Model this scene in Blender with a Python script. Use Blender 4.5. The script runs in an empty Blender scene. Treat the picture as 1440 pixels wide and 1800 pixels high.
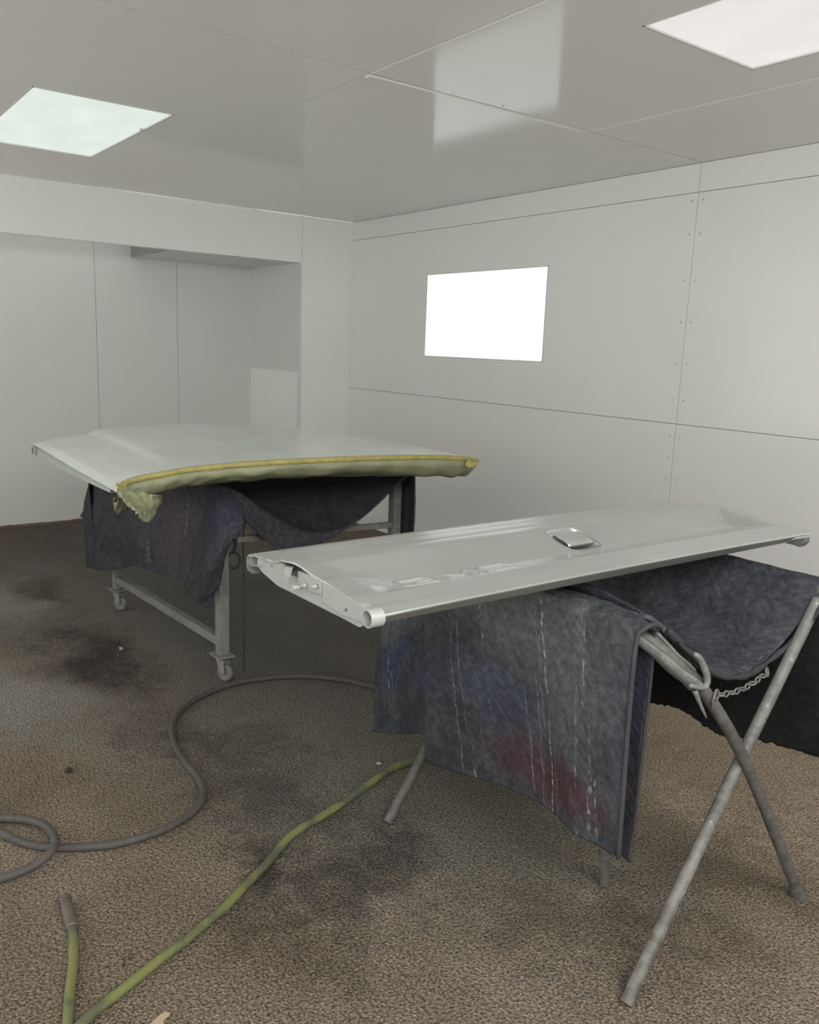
import bpy, bmesh, math, random
from mathutils import Vector, Matrix, noise

C = bpy.context.scene
COL = C.collection
rnd = random.Random(7)

# ---------------------------------------------------------------- camera
FPX = 1483.4
CAM = Vector((6.244, -3.992, 1.535))
ROT = Matrix(((0.596, 0.802, 0.037), (-0.176, 0.086, 0.981), (0.784, -0.591, 0.192)))   # rows: right, up, back
_r = ROT[0].normalized(); _b = ROT[2].normalized(); _u = _b.cross(_r).normalized(); _r = _u.cross(_b)
cd = bpy.data.cameras.new('camera'); cam = bpy.data.objects.new('camera', cd); COL.objects.link(cam)
cd.sensor_fit = 'VERTICAL'; cd.sensor_height = 36; cd.lens = FPX * 36 / 1800
cd.clip_start = 0.02
cam.matrix_world = Matrix(((_r.x, _u.x, _b.x, CAM.x), (_r.y, _u.y, _b.y, CAM.y), (_r.z, _u.z, _b.z, CAM.z), (0, 0, 0, 1)))
C.camera = cam

# ---------------------------------------------------------------- world, lights, exposure
w = bpy.data.worlds.new('world'); C.world = w; w.use_nodes = True
w.node_tree.nodes['Background'].inputs[0].default_value = (1.0, 0.99, 0.93, 1)
w.node_tree.nodes['Background'].inputs[1].default_value = 1.25
def area(name, loc, sx, sy, power, rot=(0, 0, 0), col=(1, 1, 1)):
    l = bpy.data.lights.new(name, 'AREA'); l.shape = 'RECTANGLE'; l.size = sx; l.size_y = sy; l.energy = power; l.color = col
    o = bpy.data.objects.new(name, l); COL.objects.link(o); o.location = loc; o.rotation_euler = rot; return o
area('unseen_fill_light', (6.55, -3.6, 2.50), 1.7, 3.2, 150, rot=(0, math.radians(32), 0), col=(1, 0.99, 0.96))  # unseen fill added near the camera, tilted to brighten the header
LIGHT_C = 0.80      # ceiling panels
LIGHT_W = 0.76       # wall panel
C.view_settings.view_transform = 'Standard'; C.view_settings.look = 'None'
C.view_settings.gamma = 1; C.view_settings.use_curve_mapping = False
C.view_settings.exposure = 0.47

# ---------------------------------------------------------------- helpers
def ray(px, py):
    return _r * ((px - 720) / FPX) - _u * ((py - 900) / FPX) - _b
def hit(px, py, ax, v):
    d = ray(px, py); t = (v - CAM[ax]) / d[ax]; return CAM + d * t
def hz(px, py, z=0): return hit(px, py, 2, z)
def hy(px, py, y): return hit(px, py, 1, y)
def hx(px, py, x): return hit(px, py, 0, x)

def link(name, me, m=None, parent=None, smooth=False):
    o = bpy.data.objects.new(name, me); COL.objects.link(o)
    if m: me.materials.append(m)
    if parent: o.parent = parent
    if smooth:
        for p in me.polygons: p.use_smooth = True
    return o
def obj(name, bm, m=None, parent=None, smooth=False, auto=None):
    me = bpy.data.meshes.new(name); bmesh.ops.recalc_face_normals(bm, faces=bm.faces)
    bm.to_mesh(me); bm.free()
    o = link(name, me, m, parent, smooth or auto is not None)
    if auto is not None:
        for e in me.edges: pass
        me.set_sharp_from_angle(angle=math.radians(auto))
    return o
def tag(o, label=None, cat=None, group=None, kind=None):
    if label: o['label'] = label
    if cat: o['category'] = cat
    if group: o['group'] = group
    if kind: o['kind'] = kind
    return o
def empty(name, loc=(0, 0, 0)):
    o = bpy.data.objects.new(name, None); COL.objects.link(o); o.location = loc; o.empty_display_size = 0.05; return o
def keep(parent):      # parts are modelled in world coordinates; keep them there when the parent sits elsewhere
    for o in bpy.data.objects:
        if o.parent == parent: o.matrix_parent_inverse = Matrix.Translation(-parent.location)
def box(bm, lo, hi):
    vs = [bm.verts.new((x, y, z)) for x in (lo[0], hi[0]) for y in (lo[1], hi[1]) for z in (lo[2], hi[2])]
    for f in ((0, 1, 3, 2), (4, 6, 7, 5), (0, 4, 5, 1), (2, 3, 7, 6), (0, 2, 6, 4), (1, 5, 7, 3)):
        bm.faces.new([vs[i] for i in f])
    return vs
def bevel(bm, w_, seg=2):
    bmesh.ops.bevel(bm, geom=list(bm.edges), offset=w_, segments=seg, affect='EDGES', profile=0.7)
def tube(bm, pts, r, n=12, caps=True, rf=None, hollow=False):
    pts = [Vector(p) for p in pts]; rings = []
    t0 = (pts[1] - pts[0]).normalized(); a = Vector((0, 0, 1)) if abs(t0.z) < .9 else Vector((1, 0, 0))
    nrm = t0.cross(a).normalized()
    for i, p in enumerate(pts):
        t = (pts[min(i + 1, len(pts) - 1)] - pts[max(i - 1, 0)]).normalized()
        nrm = (nrm - t * nrm.dot(t)).normalized(); bn = t.cross(nrm)
        rr = r if rf is None else rf(i / (len(pts) - 1)) * r
        rings.append([bm.verts.new(p + (nrm * math.cos(k * 2 * math.pi / n) + bn * math.sin(k * 2 * math.pi / n)) * rr) for k in range(n)])
    for a_, b_ in zip(rings, rings[1:]):
        for k in range(n): bm.faces.new((a_[k], a_[(k + 1) % n], b_[(k + 1) % n], b_[k]))
    if caps: bm.faces.new(rings[0]); bm.faces.new(rings[-1])
    return rings
def cr(p0, p1, p2, p3, t):
    return 0.5 * ((2 * p1) + (p2 - p0) * t + (2 * p0 - 5 * p1 + 4 * p2 - p3) * t * t + (3 * p1 - p0 - 3 * p2 + p3) * t ** 3)
def spline(pts, n):
    pts = [Vector(p) for p in pts]; m = len(pts) - 1; out = []
    for i in range(n + 1):
        f = i / n * m; k = min(int(f), m - 1); t = f - k
        out.append(cr(pts[max(k - 1, 0)], pts[k], pts[k + 1], pts[min(k + 2, m)], t))
    return out
def torus(bm, c, ax, R_, r, n=20, k=8, sx=1, start=0, end=2 * math.pi, up=None):
    ax = Vector(ax).normalized(); a = up if up is not None else (Vector((0, 0, 1)) if abs(ax.z) < .9 else Vector((1, 0, 0)))
    e1 = (a - ax * a.dot(ax)).normalized(); e2 = ax.cross(e1)
    rings = []
    for i in range(n):
        th = 2 * math.pi * i / n; d = e1 * math.cos(th) * sx + e2 * math.sin(th); p = Vector(c) + d * R_; dn = d.normalized()
        rings.append([bm.verts.new(p + (dn * math.cos(2 * math.pi * j / k) + ax * math.sin(2 * math.pi * j / k)) * r) for j in range(k)])
    for i in range(n):
        a_, b_ = rings[i], rings[(i + 1) % n]
        for j in range(k): bm.faces.new((a_[j], a_[(j + 1) % k], b_[(j + 1) % k], b_[j]))
def cyl(bm, a, b, r, n=20, r2=None):
    a, b = Vector(a), Vector(b); t = (b - a).normalized(); u = t.cross(Vector((0, 0, 1)) if abs(t.z) < .9 else Vector((1, 0, 0))).normalized(); v = t.cross(u)
    r2 = r if r2 is None else r2
    A = [bm.verts.new(a + (u * math.cos(i * 2 * math.pi / n) + v * math.sin(i * 2 * math.pi / n)) * r) for i in range(n)]
    B = [bm.verts.new(b + (u * math.cos(i * 2 * math.pi / n) + v * math.sin(i * 2 * math.pi / n)) * r2) for i in range(n)]
    for i in range(n): bm.faces.new((A[i], A[(i + 1) % n], B[(i + 1) % n], B[i]))
    bm.faces.new(A); bm.faces.new(B)
def surf(rows, nu, nv, fn=None):
    """grid surface through control rows; UVs in metres along and across"""
    rows = [[Vector(p) for p in r] for r in rows]
    dense = [spline(r, nu) for r in rows]
    cols = [spline([d[i] for d in dense], nv) for i in range(nu + 1)]
    bm = bmesh.new(); uvl = bm.loops.layers.uv.new('UVMap')
    U = [0.0]
    mid = nv // 2
    for i in range(nu): U.append(U[-1] + (cols[i + 1][mid] - cols[i][mid]).length)
    g = []
    for i in range(nu + 1):
        c = cols[i]; V = [0.0]
        for j in range(nv): V.append(V[-1] + (c[j + 1] - c[j]).length)
        line = []
        for j in range(nv + 1):
            p = c[j]
            if fn:
                a = cols[min(i + 1, nu)][j] - cols[max(i - 1, 0)][j]; b = c[min(j + 1, nv)] - c[max(j - 1, 0)]
                n = a.cross(b); n = n.normalized() if n.length > 1e-9 else Vector((0, 0, 1))
                p = fn(p, n, i / nu, j / nv, U[i], V[j])
            line.append((bm.verts.new(p), (U[i], V[j])))
        g.append(line)
    for i in range(nu):
        for j in range(nv):
            q = [g[i][j], g[i + 1][j], g[i + 1][j + 1], g[i][j + 1]]
            f = bm.faces.new([x[0] for x in q])
            for l, x in zip(f.loops, q): l[uvl].uv = x[1]
    return bm
def solid(o, t, off=0):
    m = o.modifiers.new('thickness', 'SOLIDIFY'); m.thickness = t; m.offset = off; return o

# ---------------------------------------------------------------- material node helper
class NT:
    def __init__(s, name):
        s.m = bpy.data.materials.new(name); s.m.use_nodes = True; s.t = s.m.node_tree
        s.b = s.t.nodes['Principled BSDF']
    def n(s, typ, **k):
        nd = s.t.nodes.new(typ)
        for a, v in k.items(): setattr(nd, a, v)
        return nd
    def set(s, sock, v):
        if isinstance(v, bpy.types.NodeSocket): s.t.links.new(v, sock)
        elif isinstance(v, (tuple, list)) and len(v) == 3 and sock.type == 'RGBA': sock.default_value = (*v, 1)
        else: sock.default_value = v
    def math(s, op, a, b=0, c=None, clamp=False):
        nd = s.n('ShaderNodeMath', operation=op, use_clamp=clamp); s.set(nd.inputs[0], a); s.set(nd.inputs[1], b)
        if c is not None: s.set(nd.inputs[2], c)
        return nd.outputs[0]
    def vec(s, op, a, b=(0, 0, 0)):
        nd = s.n('ShaderNodeVectorMath', operation=op); s.set(nd.inputs[0], a); s.set(nd.inputs[1], b); return nd
    def co(s, kind='Object'): return s.n('ShaderNodeTexCoord').outputs[kind]
    def map(s, v, sc=(1, 1, 1), loc=(0, 0, 0), rot=(0, 0, 0)):
        nd = s.n('ShaderNodeMapping'); s.set(nd.inputs[0], v); nd.inputs[1].default_value = loc; nd.inputs[2].default_value = rot; nd.inputs[3].default_value = sc; return nd.outputs[0]
    def noise(s, v, sc, det=4, rough=.55, dist=0, out=0):
        nd = s.n('ShaderNodeTexNoise'); s.set(nd.inputs['Vector'], v); nd.inputs['Scale'].default_value = sc; nd.inputs['Detail'].default_value = det
        nd.inputs['Roughness'].default_value = rough; nd.inputs['Distortion'].default_value = dist; return nd.outputs[out]
    def ramp(s, f, a, b, lo=0., hi=1.):
        nd = s.n('ShaderNodeMapRange', interpolation_type='SMOOTHSTEP'); s.set(nd.inputs[0], f); nd.inputs[1].default_value = a; nd.inputs[2].default_value = b
        nd.inputs[3].default_value = lo; nd.inputs[4].default_value = hi; return nd.outputs[0]
    def mix(s, f, a, b, mode='MIX'):
        nd = s.n('ShaderNodeMix', data_type='RGBA', blend_type=mode); s.set(nd.inputs[0], f); s.set(nd.inputs[6], a); s.set(nd.inputs[7], b); return nd.outputs[2]
    def bump(s, h, st, d=.01, prev=None):
        nd = s.n('ShaderNodeBump'); s.set(nd.inputs['Height'], h); nd.inputs['Strength'].default_value = st; nd.inputs['Distance'].default_value = d
        if prev: s.set(nd.inputs['Normal'], prev)
        return nd.outputs[0]
    def fin(s, col=None, rough=None, metal=None, nrm=None, **k):
        if col is not None: s.set(s.b.inputs['Base Color'], col)
        if rough is not None: s.set(s.b.inputs['Roughness'], rough)
        if metal is not None: s.set(s.b.inputs['Metallic'], metal)
        if nrm is not None: s.set(s.b.inputs['Normal'], nrm)
        for a, v in k.items(): s.set(s.b.inputs[a.replace('_', ' ')], v)
        return s.m
def blob(t, pos, cx, cy, rx, ry, rot=0, edge=(1.0, .25), rough=None):
    """soft irregular patch centred on (cx, cy)"""
    v = t.vec('SUBTRACT', pos, (cx, cy, 0)).outputs[0]
    v = t.map(v, (1, 1, 0), rot=(0, 0, -rot)); v = t.map(v, (1 / rx, 1 / ry, 0))
    l = t.vec('LENGTH', v).outputs[1]
    if rough is not None: l = t.math('ADD', l, rough)
    return t.ramp(l, edge[0], edge[1], 0, 1)

def paint_metal(name, col, rough, metal, var=.03, bump=.0, dust=.0):
    t = NT(name); p = t.co(); n1 = t.noise(p, 6, 4); n2 = t.noise(p, 180, 3)
    c = t.mix(t.ramp(n1, .3, .7), tuple(x * (1 - var) for x in col), tuple(x * (1 + var) for x in col))
    nr = t.bump(n2, bump, .002) if bump else None
    return t.fin(c, t.math('ADD', rough - .03, t.math('MULTIPLY', n1, .06)), metal, nr)
def grimy(name, col, col2, rough, sc=40, bump=.5, chips=None):
    t = NT(name); p = t.co(); a = t.noise(p, sc, 6, .65); b = t.noise(p, sc / 7, 3)
    c = t.mix(t.ramp(t.math('ADD', t.math('MULTIPLY', a, .6), t.math('MULTIPLY', b, .4)), .38, .62), col, col2)
    if chips: c = t.mix(t.ramp(t.noise(p, sc * 1.3, 5, .7), .62, .68), c, chips)
    return t.fin(c, rough, 0, t.bump(a, bump, .003))

# walls: white gloss enamel over sheet metal, slightly uneven
def wallmat(name, col, rough, wav=.12, dust=.0):
    t = NT(name); p = t.co(); a = t.noise(p, 1.1, 3); b = t.noise(p, 300, 2); c_ = t.noise(t.map(p, (2, 2, .8)), 2.2, 5)
    col_ = t.mix(t.ramp(c_, .25, .8), tuple(x * .985 for x in col), col)
    return t.fin(col_, rough, 0, t.bump(a, wav, .05, t.bump(b, .03, .001)), Specular_IOR_Level=.55)
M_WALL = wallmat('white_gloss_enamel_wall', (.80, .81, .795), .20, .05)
M_WALLB = wallmat('lit_white_enamel_wall', (.90, .905, .885), .22, .05)  # same wall paint for pier and header, lightened in colour to look better lit
M_WALL2 = wallmat('shaded_white_enamel_wall', (.72, .735, .715), .28, .05)  # same wall paint for the alcove, its shade put into the colour
M_CEIL = wallmat('white_gloss_enamel_ceiling', (.76, .75, .725), .10, .04)
M_SEAM = paint_metal('dark_joint_filler', (.42, .42, .41), .7, 0)
M_SCREW = paint_metal('painted_screw', (.50, .51, .50), .35, .2)

def carpet():
    t = NT('overspray_carpet'); p = t.co()
    warp = t.vec('SCALE', t.vec('SUBTRACT', t.noise(p, 2.6, 5, .6, out=1), (.5, .5, .5)).outputs[0]); warp.inputs[3].default_value = .75
    q_ = t.vec('ADD', p, warp.outputs[0]).outputs[0]
    c = (.170, .136, .100)
    g1 = t.noise(p, 1.7, 4, .6)
    c = t.mix(t.ramp(g1, .38, .66), c, (.225, .184, .142))
    ro = t.math('MULTIPLY', t.math('SUBTRACT', t.noise(p, 14, 6, .75), .5), 1.6)
    for (x, y, rx, ry, rot, col, st) in BLOBS:
        c = t.mix(t.math('MULTIPLY', blob(t, q_, x, y, rx * 1.1, ry * 1.15, rot, (1.15, .0), ro), st), c, col)
    f1 = t.noise(p, 125, 3, .7); f2 = t.noise(p, 45, 4, .7)
    v = t.n('ShaderNodeTexVoronoi'); t.set(v.inputs['Vector'], p); v.inputs['Scale'].default_value = 170
    c = t.mix(t.ramp(f1, .32, .66), t.mix(1., c, (.34, .34, .34), 'MULTIPLY'), t.mix(1., c, (1.68, 1.68, 1.68), 'MULTIPLY'))
    c = t.mix(t.math('MULTIPLY', t.ramp(f2, .52, .72), .35), c, t.mix(1., c, (.55, .55, .55), 'MULTIPLY'))
    c = t.mix(t.math('MULTIPLY', t.ramp(t.noise(p, 260, 2, .5), .70, .78), .35), c, (.42, .40, .36))
    h = t.math('ADD', t.math('MULTIPLY', f1, .6), t.math('ADD', t.math('MULTIPLY', v.outputs[0], .5), t.math('MULTIPLY', f2, .5)))
    return t.fin(c, .95, 0, t.bump(h, 1.0, .012), Specular_IOR_Level=.12)
GREY = (.105, .106, .098); DARK = (.040, .037, .034); LG = (.275, .27, .245); BR = (.215, .17, .122); DB = (.085, .067, .052)
BLOBS = [
    (1.6, -1.9, 2.7, 1.3, 0, (.165, .162, .150), .92),
    (3.1, -2.3, 1.5, .75, .1, (.155, .148, .128), .85),
    (4.1, -2.45, .9, .7, .2, (.125, .12, .105), .75),
    (4.55, -2.25, .55, .38, 0, (.125, .122, .10), .7),
    (-.2, -2.3, 1.5, .8, 0, (.11, .103, .093), .8),
    (.45, -2.75, .4, .25, 0, (.15, .148, .135), .75),
    (2.55, -3.28, .65, .3, .2, LG, .9),
    (1.7, -3.0, .5, .22, 0, (.16, .158, .145), .6),
    (3.16, -3.05, .55, .25, .2, (.22, .20, .17), .6),
    (2.25, -2.85, .75, .22, -.05, DARK, .88),
    (1.0, -2.75, .45, .13, .1, DARK, .6),
    (2.5, -2.05, .95, .4, .1, (.11, .111, .107), .6),
    (3.35, -2.75, .5, .14, .7, (.06, .058, .052), .6),
    (3.85, -2.72, .5, .2, .6, (.055, .053, .047), .65),
    (4.28, -2.95, .30, .14, -.5, DARK, .9),
    (4.45, -2.78, .35, .16, -.9, (.045, .040, .034), .7),
    (4.32, -2.62, .25, .14, 0, (.05, .05, .046), .6),
    (4.55, -3.1, .2, .12, 0, DB, .6),
    (4.9, -2.4, .4, .13, .8, DB, .6),
    (5.1, -2.2, .25, .2, .6, DB, .6),
    (4.85, -1.95, .2, .35, 0, (.11, .105, .085), .6),
    (5.05, -1.75, .3, .14, .5, DB, .55),
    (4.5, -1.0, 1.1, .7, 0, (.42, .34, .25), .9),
    (4.348, -3.497, .03, .022, .3, (.06, .055, .05), .8),
    (1.1, -3.05, .5, .25, 0, LG, .7), (.2, -2.25, .8, .12, 0, (.16, .155, .145), .6),
]
M_FLOOR = carpet()

# ---------------------------------------------------------------- setting
H = 2.537; HH = 2.173; XE, YE = 7.6, -5.8; S1 = 3.385; X1 = 3.373
def sheet_plane(name, axis, pos, cuts_a, cuts_b, holes=(), m=None, gap=.0035, th=.02, tilt=None):
    """a plane of separate sheets with thin open joints; axis = normal axis, a/b the two others; boxes thick AWAY from the room"""
    bm = bmesh.new()
    for i in range(len(cuts_a) - 1):
        for j in range(len(cuts_b) - 1):
            a0, a1, b0, b1 = cuts_a[i] + gap / 2, cuts_a[i + 1] - gap / 2, cuts_b[j] + gap / 2, cuts_b[j + 1] - gap / 2
            cells = [(a0, a1, b0, b1)]
            for (h0, h1, k0, k1) in holes:
                nc = []
                for (p0, p1, q0, q1) in cells:
                    c0, c1, d0, d1 = max(p0, h0), min(p1, h1), max(q0, k0), min(q1, k1)
                    if c0 >= c1 or d0 >= d1: nc.append((p0, p1, q0, q1)); continue
                    if p0 < c0: nc.append((p0, c0, q0, q1))
                    if c1 < p1: nc.append((c1, p1, q0, q1))
                    if q0 < d0: nc.append((c0, c1, q0, d0))
                    if d1 < q1: nc.append((c0, c1, d1, q1))
                cells = nc
            for (p0, p1, q0, q1) in cells:
                lo = [0, 0, 0]; hi = [0, 0, 0]; oth = [k for k in range(3) if k != axis]
                lo[axis], hi[axis] = sorted((pos, pos + th)); lo[oth[0]], hi[oth[0]], lo[oth[1]], hi[oth[1]] = p0, p1, q0, q1
                vs = box(bm, lo, hi)
                if tilt and (i, j) in tilt:
                    ka, kb = tilt[(i, j)]
                    for v in vs:
                        v.co[axis] += ka * (v.co[oth[0]] - (a0 + a1) / 2) + kb * (v.co[oth[1]] - (b0 + b1) / 2)
    o = obj(name, bm, m); tag(o, kind='structure'); return o
def plain(name, lo, hi, m):
    bm = bmesh.new(); box(bm, lo, hi); return tag(obj(name, bm, m), kind='structure')

plain('floor', (-1.2, YE, -.05), (XE, .1, 0), M_FLOOR)
# right wall (y = 0) with the lit panel opening
WL = (1.058, 2.313, 1.468, 2.072)
sheet_plane('wall_right', 1, 0, [0, X1, 6.7, XE], [0, 1.17, 2.39, H], [WL], M_WALL, .003, .03)
plain('trim_1', (0, .028, 0), (XE, .05, H), M_SEAM)          # dark joint behind the sheets
# ceiling
CL1 = (.995, 2.258, -3.03, -2.42); CL2 = (4.362, 5.62, -1.742, -1.14)
sheet_plane('ceiling', 2, H, [0, S1, 6.8, XE], [YE, -4.6, -3.36, -2.10, -.885, .04], [CL1, CL2], M_CEIL, .006, .03,
            tilt={(0, 3): (.0, -.005), (1, 3): (.0, .004)})
plain('trim_2', (0, YE, H + .044), (XE, .04, H + .06), M_SEAM)
plain('wall_back', (XE, YE, 0), (XE + .03, .03, H), M_WALL)
# left wall: pier, header, alcove
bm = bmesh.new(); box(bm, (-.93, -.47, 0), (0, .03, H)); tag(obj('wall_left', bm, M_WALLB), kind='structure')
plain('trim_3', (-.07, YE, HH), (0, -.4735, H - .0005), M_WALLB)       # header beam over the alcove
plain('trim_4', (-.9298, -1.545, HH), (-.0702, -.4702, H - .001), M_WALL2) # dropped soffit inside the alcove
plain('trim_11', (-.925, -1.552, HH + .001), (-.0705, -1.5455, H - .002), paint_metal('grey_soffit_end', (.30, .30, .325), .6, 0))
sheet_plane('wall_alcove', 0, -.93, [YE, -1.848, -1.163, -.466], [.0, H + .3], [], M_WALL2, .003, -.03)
plain('trim_5', (-.99, YE, 0), (-.962, -.40, H + .3), M_SEAM)
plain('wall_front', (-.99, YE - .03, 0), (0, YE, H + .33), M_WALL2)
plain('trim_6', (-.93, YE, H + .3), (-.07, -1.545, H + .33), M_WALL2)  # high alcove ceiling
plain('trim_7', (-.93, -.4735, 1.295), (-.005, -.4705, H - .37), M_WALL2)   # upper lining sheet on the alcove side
plain('trim_8', (-.03, -.485, .05), (.0015, -.4705, HH), M_WALL2)         # narrow corner bead at the alcove opening

# curled carpet edge along the alcove wall
bm = bmesh.new(); prev = None
for i in range(241):
    y = -5.0 + i * (3.6 / 240); n_ = noise.noise(Vector((y * 9, 0, 0))) ; n2 = noise.noise(Vector((y * 40, 3, 0)))
    sec = [(-.925, 0.004), (-.926, .020 + .007 * n_ + .004 * n2), (-.914, .022 + .007 * n_), (-.895 + .01 * n2, .002)]
    cur = [bm.verts.new((x, y, z)) for x, z in sec]
    if prev:
        for k in range(3): bm.faces.new((prev[k], prev[k + 1], cur[k + 1], cur[k]))
    prev = cur
tag(obj('trim_9', bm, grimy('brown_carpet_edge', (.09, .06, .04), (.17, .12, .08), .95, 90, .8)), kind='structure')

# screws of the panel joints
def screws(pts, nrm, parent):
    for p in pts:
        bm = bmesh.new(); p = Vector(p); n = Vector(nrm); cyl(bm, p, p + n * .002, .006, 10, .004); o = obj('screw', bm, M_SCREW, parent)
wr = bpy.data.objects['wall_right']
screws([(X1 + dx, 0, z) for z in (.86, .98, 1.10, 1.30, 1.50, 1.72, 1.94, 2.18, 2.35) for dx in (-.035, .03)], (0, -1, 0), wr)
ce = bpy.data.objects['ceiling']
screws([(S1 + dx, y, H) for y in (-3.3, -3.0, -2.72, -2.45, -2.2) for dx in (-.03, .03)] + [(S1 + dx, y, H) for y in (-1.72, -1.45, -1.25) for dx in (-.03, .03)], (0, 0, -1), ce)
bm = bmesh.new(); box(bm, (S1 - .05, -2.09, H - .006), (S1 - .012, -.93, H + .004)); bevel(bm, .002, 1)
tag(obj('trim_10', bm, M_CEIL), kind='structure')           # narrow cover strip on the ceiling joint

# ---------------------------------------------------------------- lit panels
def emit(name, col, st, edge):
    t = NT(name); g = t.co('Generated')
    v = t.vec('SUBTRACT', g, (.5, .5, .5)).outputs[0]; v = t.vec('ABSOLUTE', v).outputs[0]
    s = t.n('ShaderNodeSeparateXYZ'); t.set(s.inputs[0], v)
    mx = t.math("MAXIMUM", s.outputs[0], s.outputs[1])
    mx = t.math('MAXIMUM', mx, s.outputs[2]) if name.startswith('wall') else mx
    e = t.ramp(t.noise(g, 3, 2), .2, .8, .93, 1.05)
    t.fin((.04, .04, .04), .5); t.set(t.b.inputs['Emission Color'], col); t.set(t.b.inputs['Emission Strength'], t.math('MULTIPLY', e, st)); return t.m
M_FRAME = paint_metal('white_lamp_frame', (.62, .63, .62), .3, 0)
def panel_light(name, lo, hi, face_axis, m, label, cat, group=None):
    """recessed light box: frame ring, lens, all round the given opening"""
    c = [(a + b) / 2 for a, b in zip(lo, hi)]; root = empty(name, c); tag(root, label, cat, group)
    bm = bmesh.new(); oth = [k for k in range(3) if k != face_axis]; fw = .006
    for k in (0, 1):
        for side in (0, 1):
            l, h = list(lo), list(hi)
            if side == 0: h[oth[k]] = l[oth[k]] + fw
            else: l[oth[k]] = h[oth[k]] - fw
            box(bm, l, h)
    obj('frame', bm, M_FRAME, root)
    l, h = list(lo), list(hi)
    for k in oth: l[k] += fw; h[k] -= fw
    d = .006 if face_axis == 2 else -.004
    if face_axis == 2: l[2] += .006
    else: h[1] -= .006; l[1] += .004
    bm = bmesh.new(); box(bm, l, h); obj('diffuser', bm, m, root); keep(root); return root
ce_l = panel_light('ceiling_light', (CL1[0], CL1[2], H - .002), (CL1[1], CL1[3], H + .028), 2, emit('ceiling_diffuser_cool', (.90, 1.0, .93, 1), LIGHT_C * .72, 1), 'flush rectangular ceiling light with greenish white glow near the alcove header', 'ceiling light', None)
ce_r = panel_light('ceiling_light', (CL2[0], CL2[2], H - .002), (CL2[1], CL2[3], H + .028), 2, emit('ceiling_diffuser_warm', (1.0, .955, .94, 1), LIGHT_C * .72, 1), 'flush ceiling light with pinkish white glow cut by the frame top right', 'ceiling light', None)
panel_light('wall_light', (WL[0], -.002, WL[2]), (WL[1], .027, WL[3]), 1, emit('wall_diffuser', (.96, 1.0, .97, 1), LIGHT_W, 1), 'bright white rectangular light panel set flush in the right wall', 'wall light')
bm = bmesh.new(); p = hz(248, 227, H)
box(bm, (p.x - .012, p.y - .004, H - .006), (p.x + .012, p.y + .004, H + .003)); o = obj('latch', bm, M_SCREW, ce_l); keep(ce_l)

# ================================================================= TAILGATE
M_TG = NT('silver_grey_base_coat')
def tgmat(name, col, metal, rough):
    t = NT(name); p = t.co(); n1 = t.noise(p, 5, 3); n2 = t.noise(p, 900, 2)
    c = t.mix(t.ramp(n1, .3, .7), tuple(x * .96 for x in col), tuple(x * 1.03 for x in col))
    return t.fin(c, rough, metal)
M_TG = tgmat('silver_grey_base_coat', (.51, .54, .515), .6, .22)
M_TG2 = tgmat('grey_primer', (.36, .385, .365), .2, .45)
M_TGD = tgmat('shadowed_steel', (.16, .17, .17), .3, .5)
TX, TY, TL, TW = 5.005, -3.127, 1.557, .54
def lerp_tab(tab, v):
    for (a, za), (b, zb) in zip(tab, tab[1:]):
        if v <= b:
            t = (v - a) / (b - a); t = t * t * (3 - 2 * t); return za + (zb - za) * t
    return tab[-1][1]
PROF = [(0, 1.040), (.03, 1.0445), (.10, 1.053), (.20, 1.062), (.31, 1.0720), (.372, 1.066), (.384, 1.0590), (.42, 1.052), (.49, 1.048), (.53, 1.042), (.54, 1.036)]
PV = [(0, 0), (.084, 0), (.089, .22), (.158, .98), (.164, 1.0), (.170, .96), (.2845, .0), (.54, 0)]
def lin_tab(tab, v):
    for (a, za), (b, zb) in zip(tab, tab[1:]):
        if v <= b: return za + (zb - za) * (v - a) / (b - a)
    return tab[-1][1]
def seg_d(px, py, ax, ay, bx, by):
    dx, dy = bx - ax, by - ay; t = max(0, min(1, ((px - ax) * dx + (py - ay) * dy) / (dx * dx + dy * dy + 1e-12)))
    return math.hypot(px - ax - t * dx, py - ay - t * dy)
LET = []   # strokes (in tailgate u, v)
def letter(u0, strokes, w_=.082, h_=.056, v0=.106):
    for s in strokes:
        for a, b in zip(s, s[1:]): LET.append((u0 + a[0] * w_, v0 + a[1] * h_, u0 + b[0] * w_, v0 + b[1] * h_))
letter(.155, [[(1, .78), (.88, 1), (.12, 1), (0, .82), (0, .18), (.12, 0), (.9, 0), (1, .14), (1, .5), (.55, .5)]])
letter(.272, [[(0, 0), (0, 1), (.5, .3), (1, 1), (1, 0)]])
letter(.389, [[(1, .78), (.88, 1), (.12, 1), (0, .82), (0, .18), (.12, 0), (.88, 0), (1, .22)]])
def smin(a, b, k=.10):
    h = max(k - abs(a - b), 0) / k; return max(0, min(a, b) - h * h * k * .25)
def tg_h(u, v, letters=True):
    z = lerp_tab(PROF, v)
    # recessed field
    d = lin_tab(PV, v)
    near = .05 + (v - .085) * -.05
    a = max(0, min(1, (u - near) / .12)); b = max(0, min(1, (1.50 - u) / .10))
    a = a * a * (3 - 2 * a) if v < .14 else a
    z -= .0215 * smin(smin(d, a), b)
    # the flat edge lip at the left end
    if letters and .14 < u < .49 and .09 < v < .19:
        dd = min(seg_d(u, v, *s) for s in LET) - .0055
        k = max(0, min(1, .5 - dd / .0030)); z += .0046 * k
    # slight sheet crown lengthwise
    z += .006 * math.sin(math.pi * u / TL) ** .7 - .001
    return z
def frange(a, b, n): return [a + (b - a) * i / n for i in range(n)]
HU0, HU1, HV0, HV1 = .716, .836, .163, .276          # handle opening
us = frange(0, .14, 40) + frange(.14, .49, 230) + frange(.49, HU0, 50) + frange(HU0, HU1, 26) + frange(HU1, TL, 130) + [TL]
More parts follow.
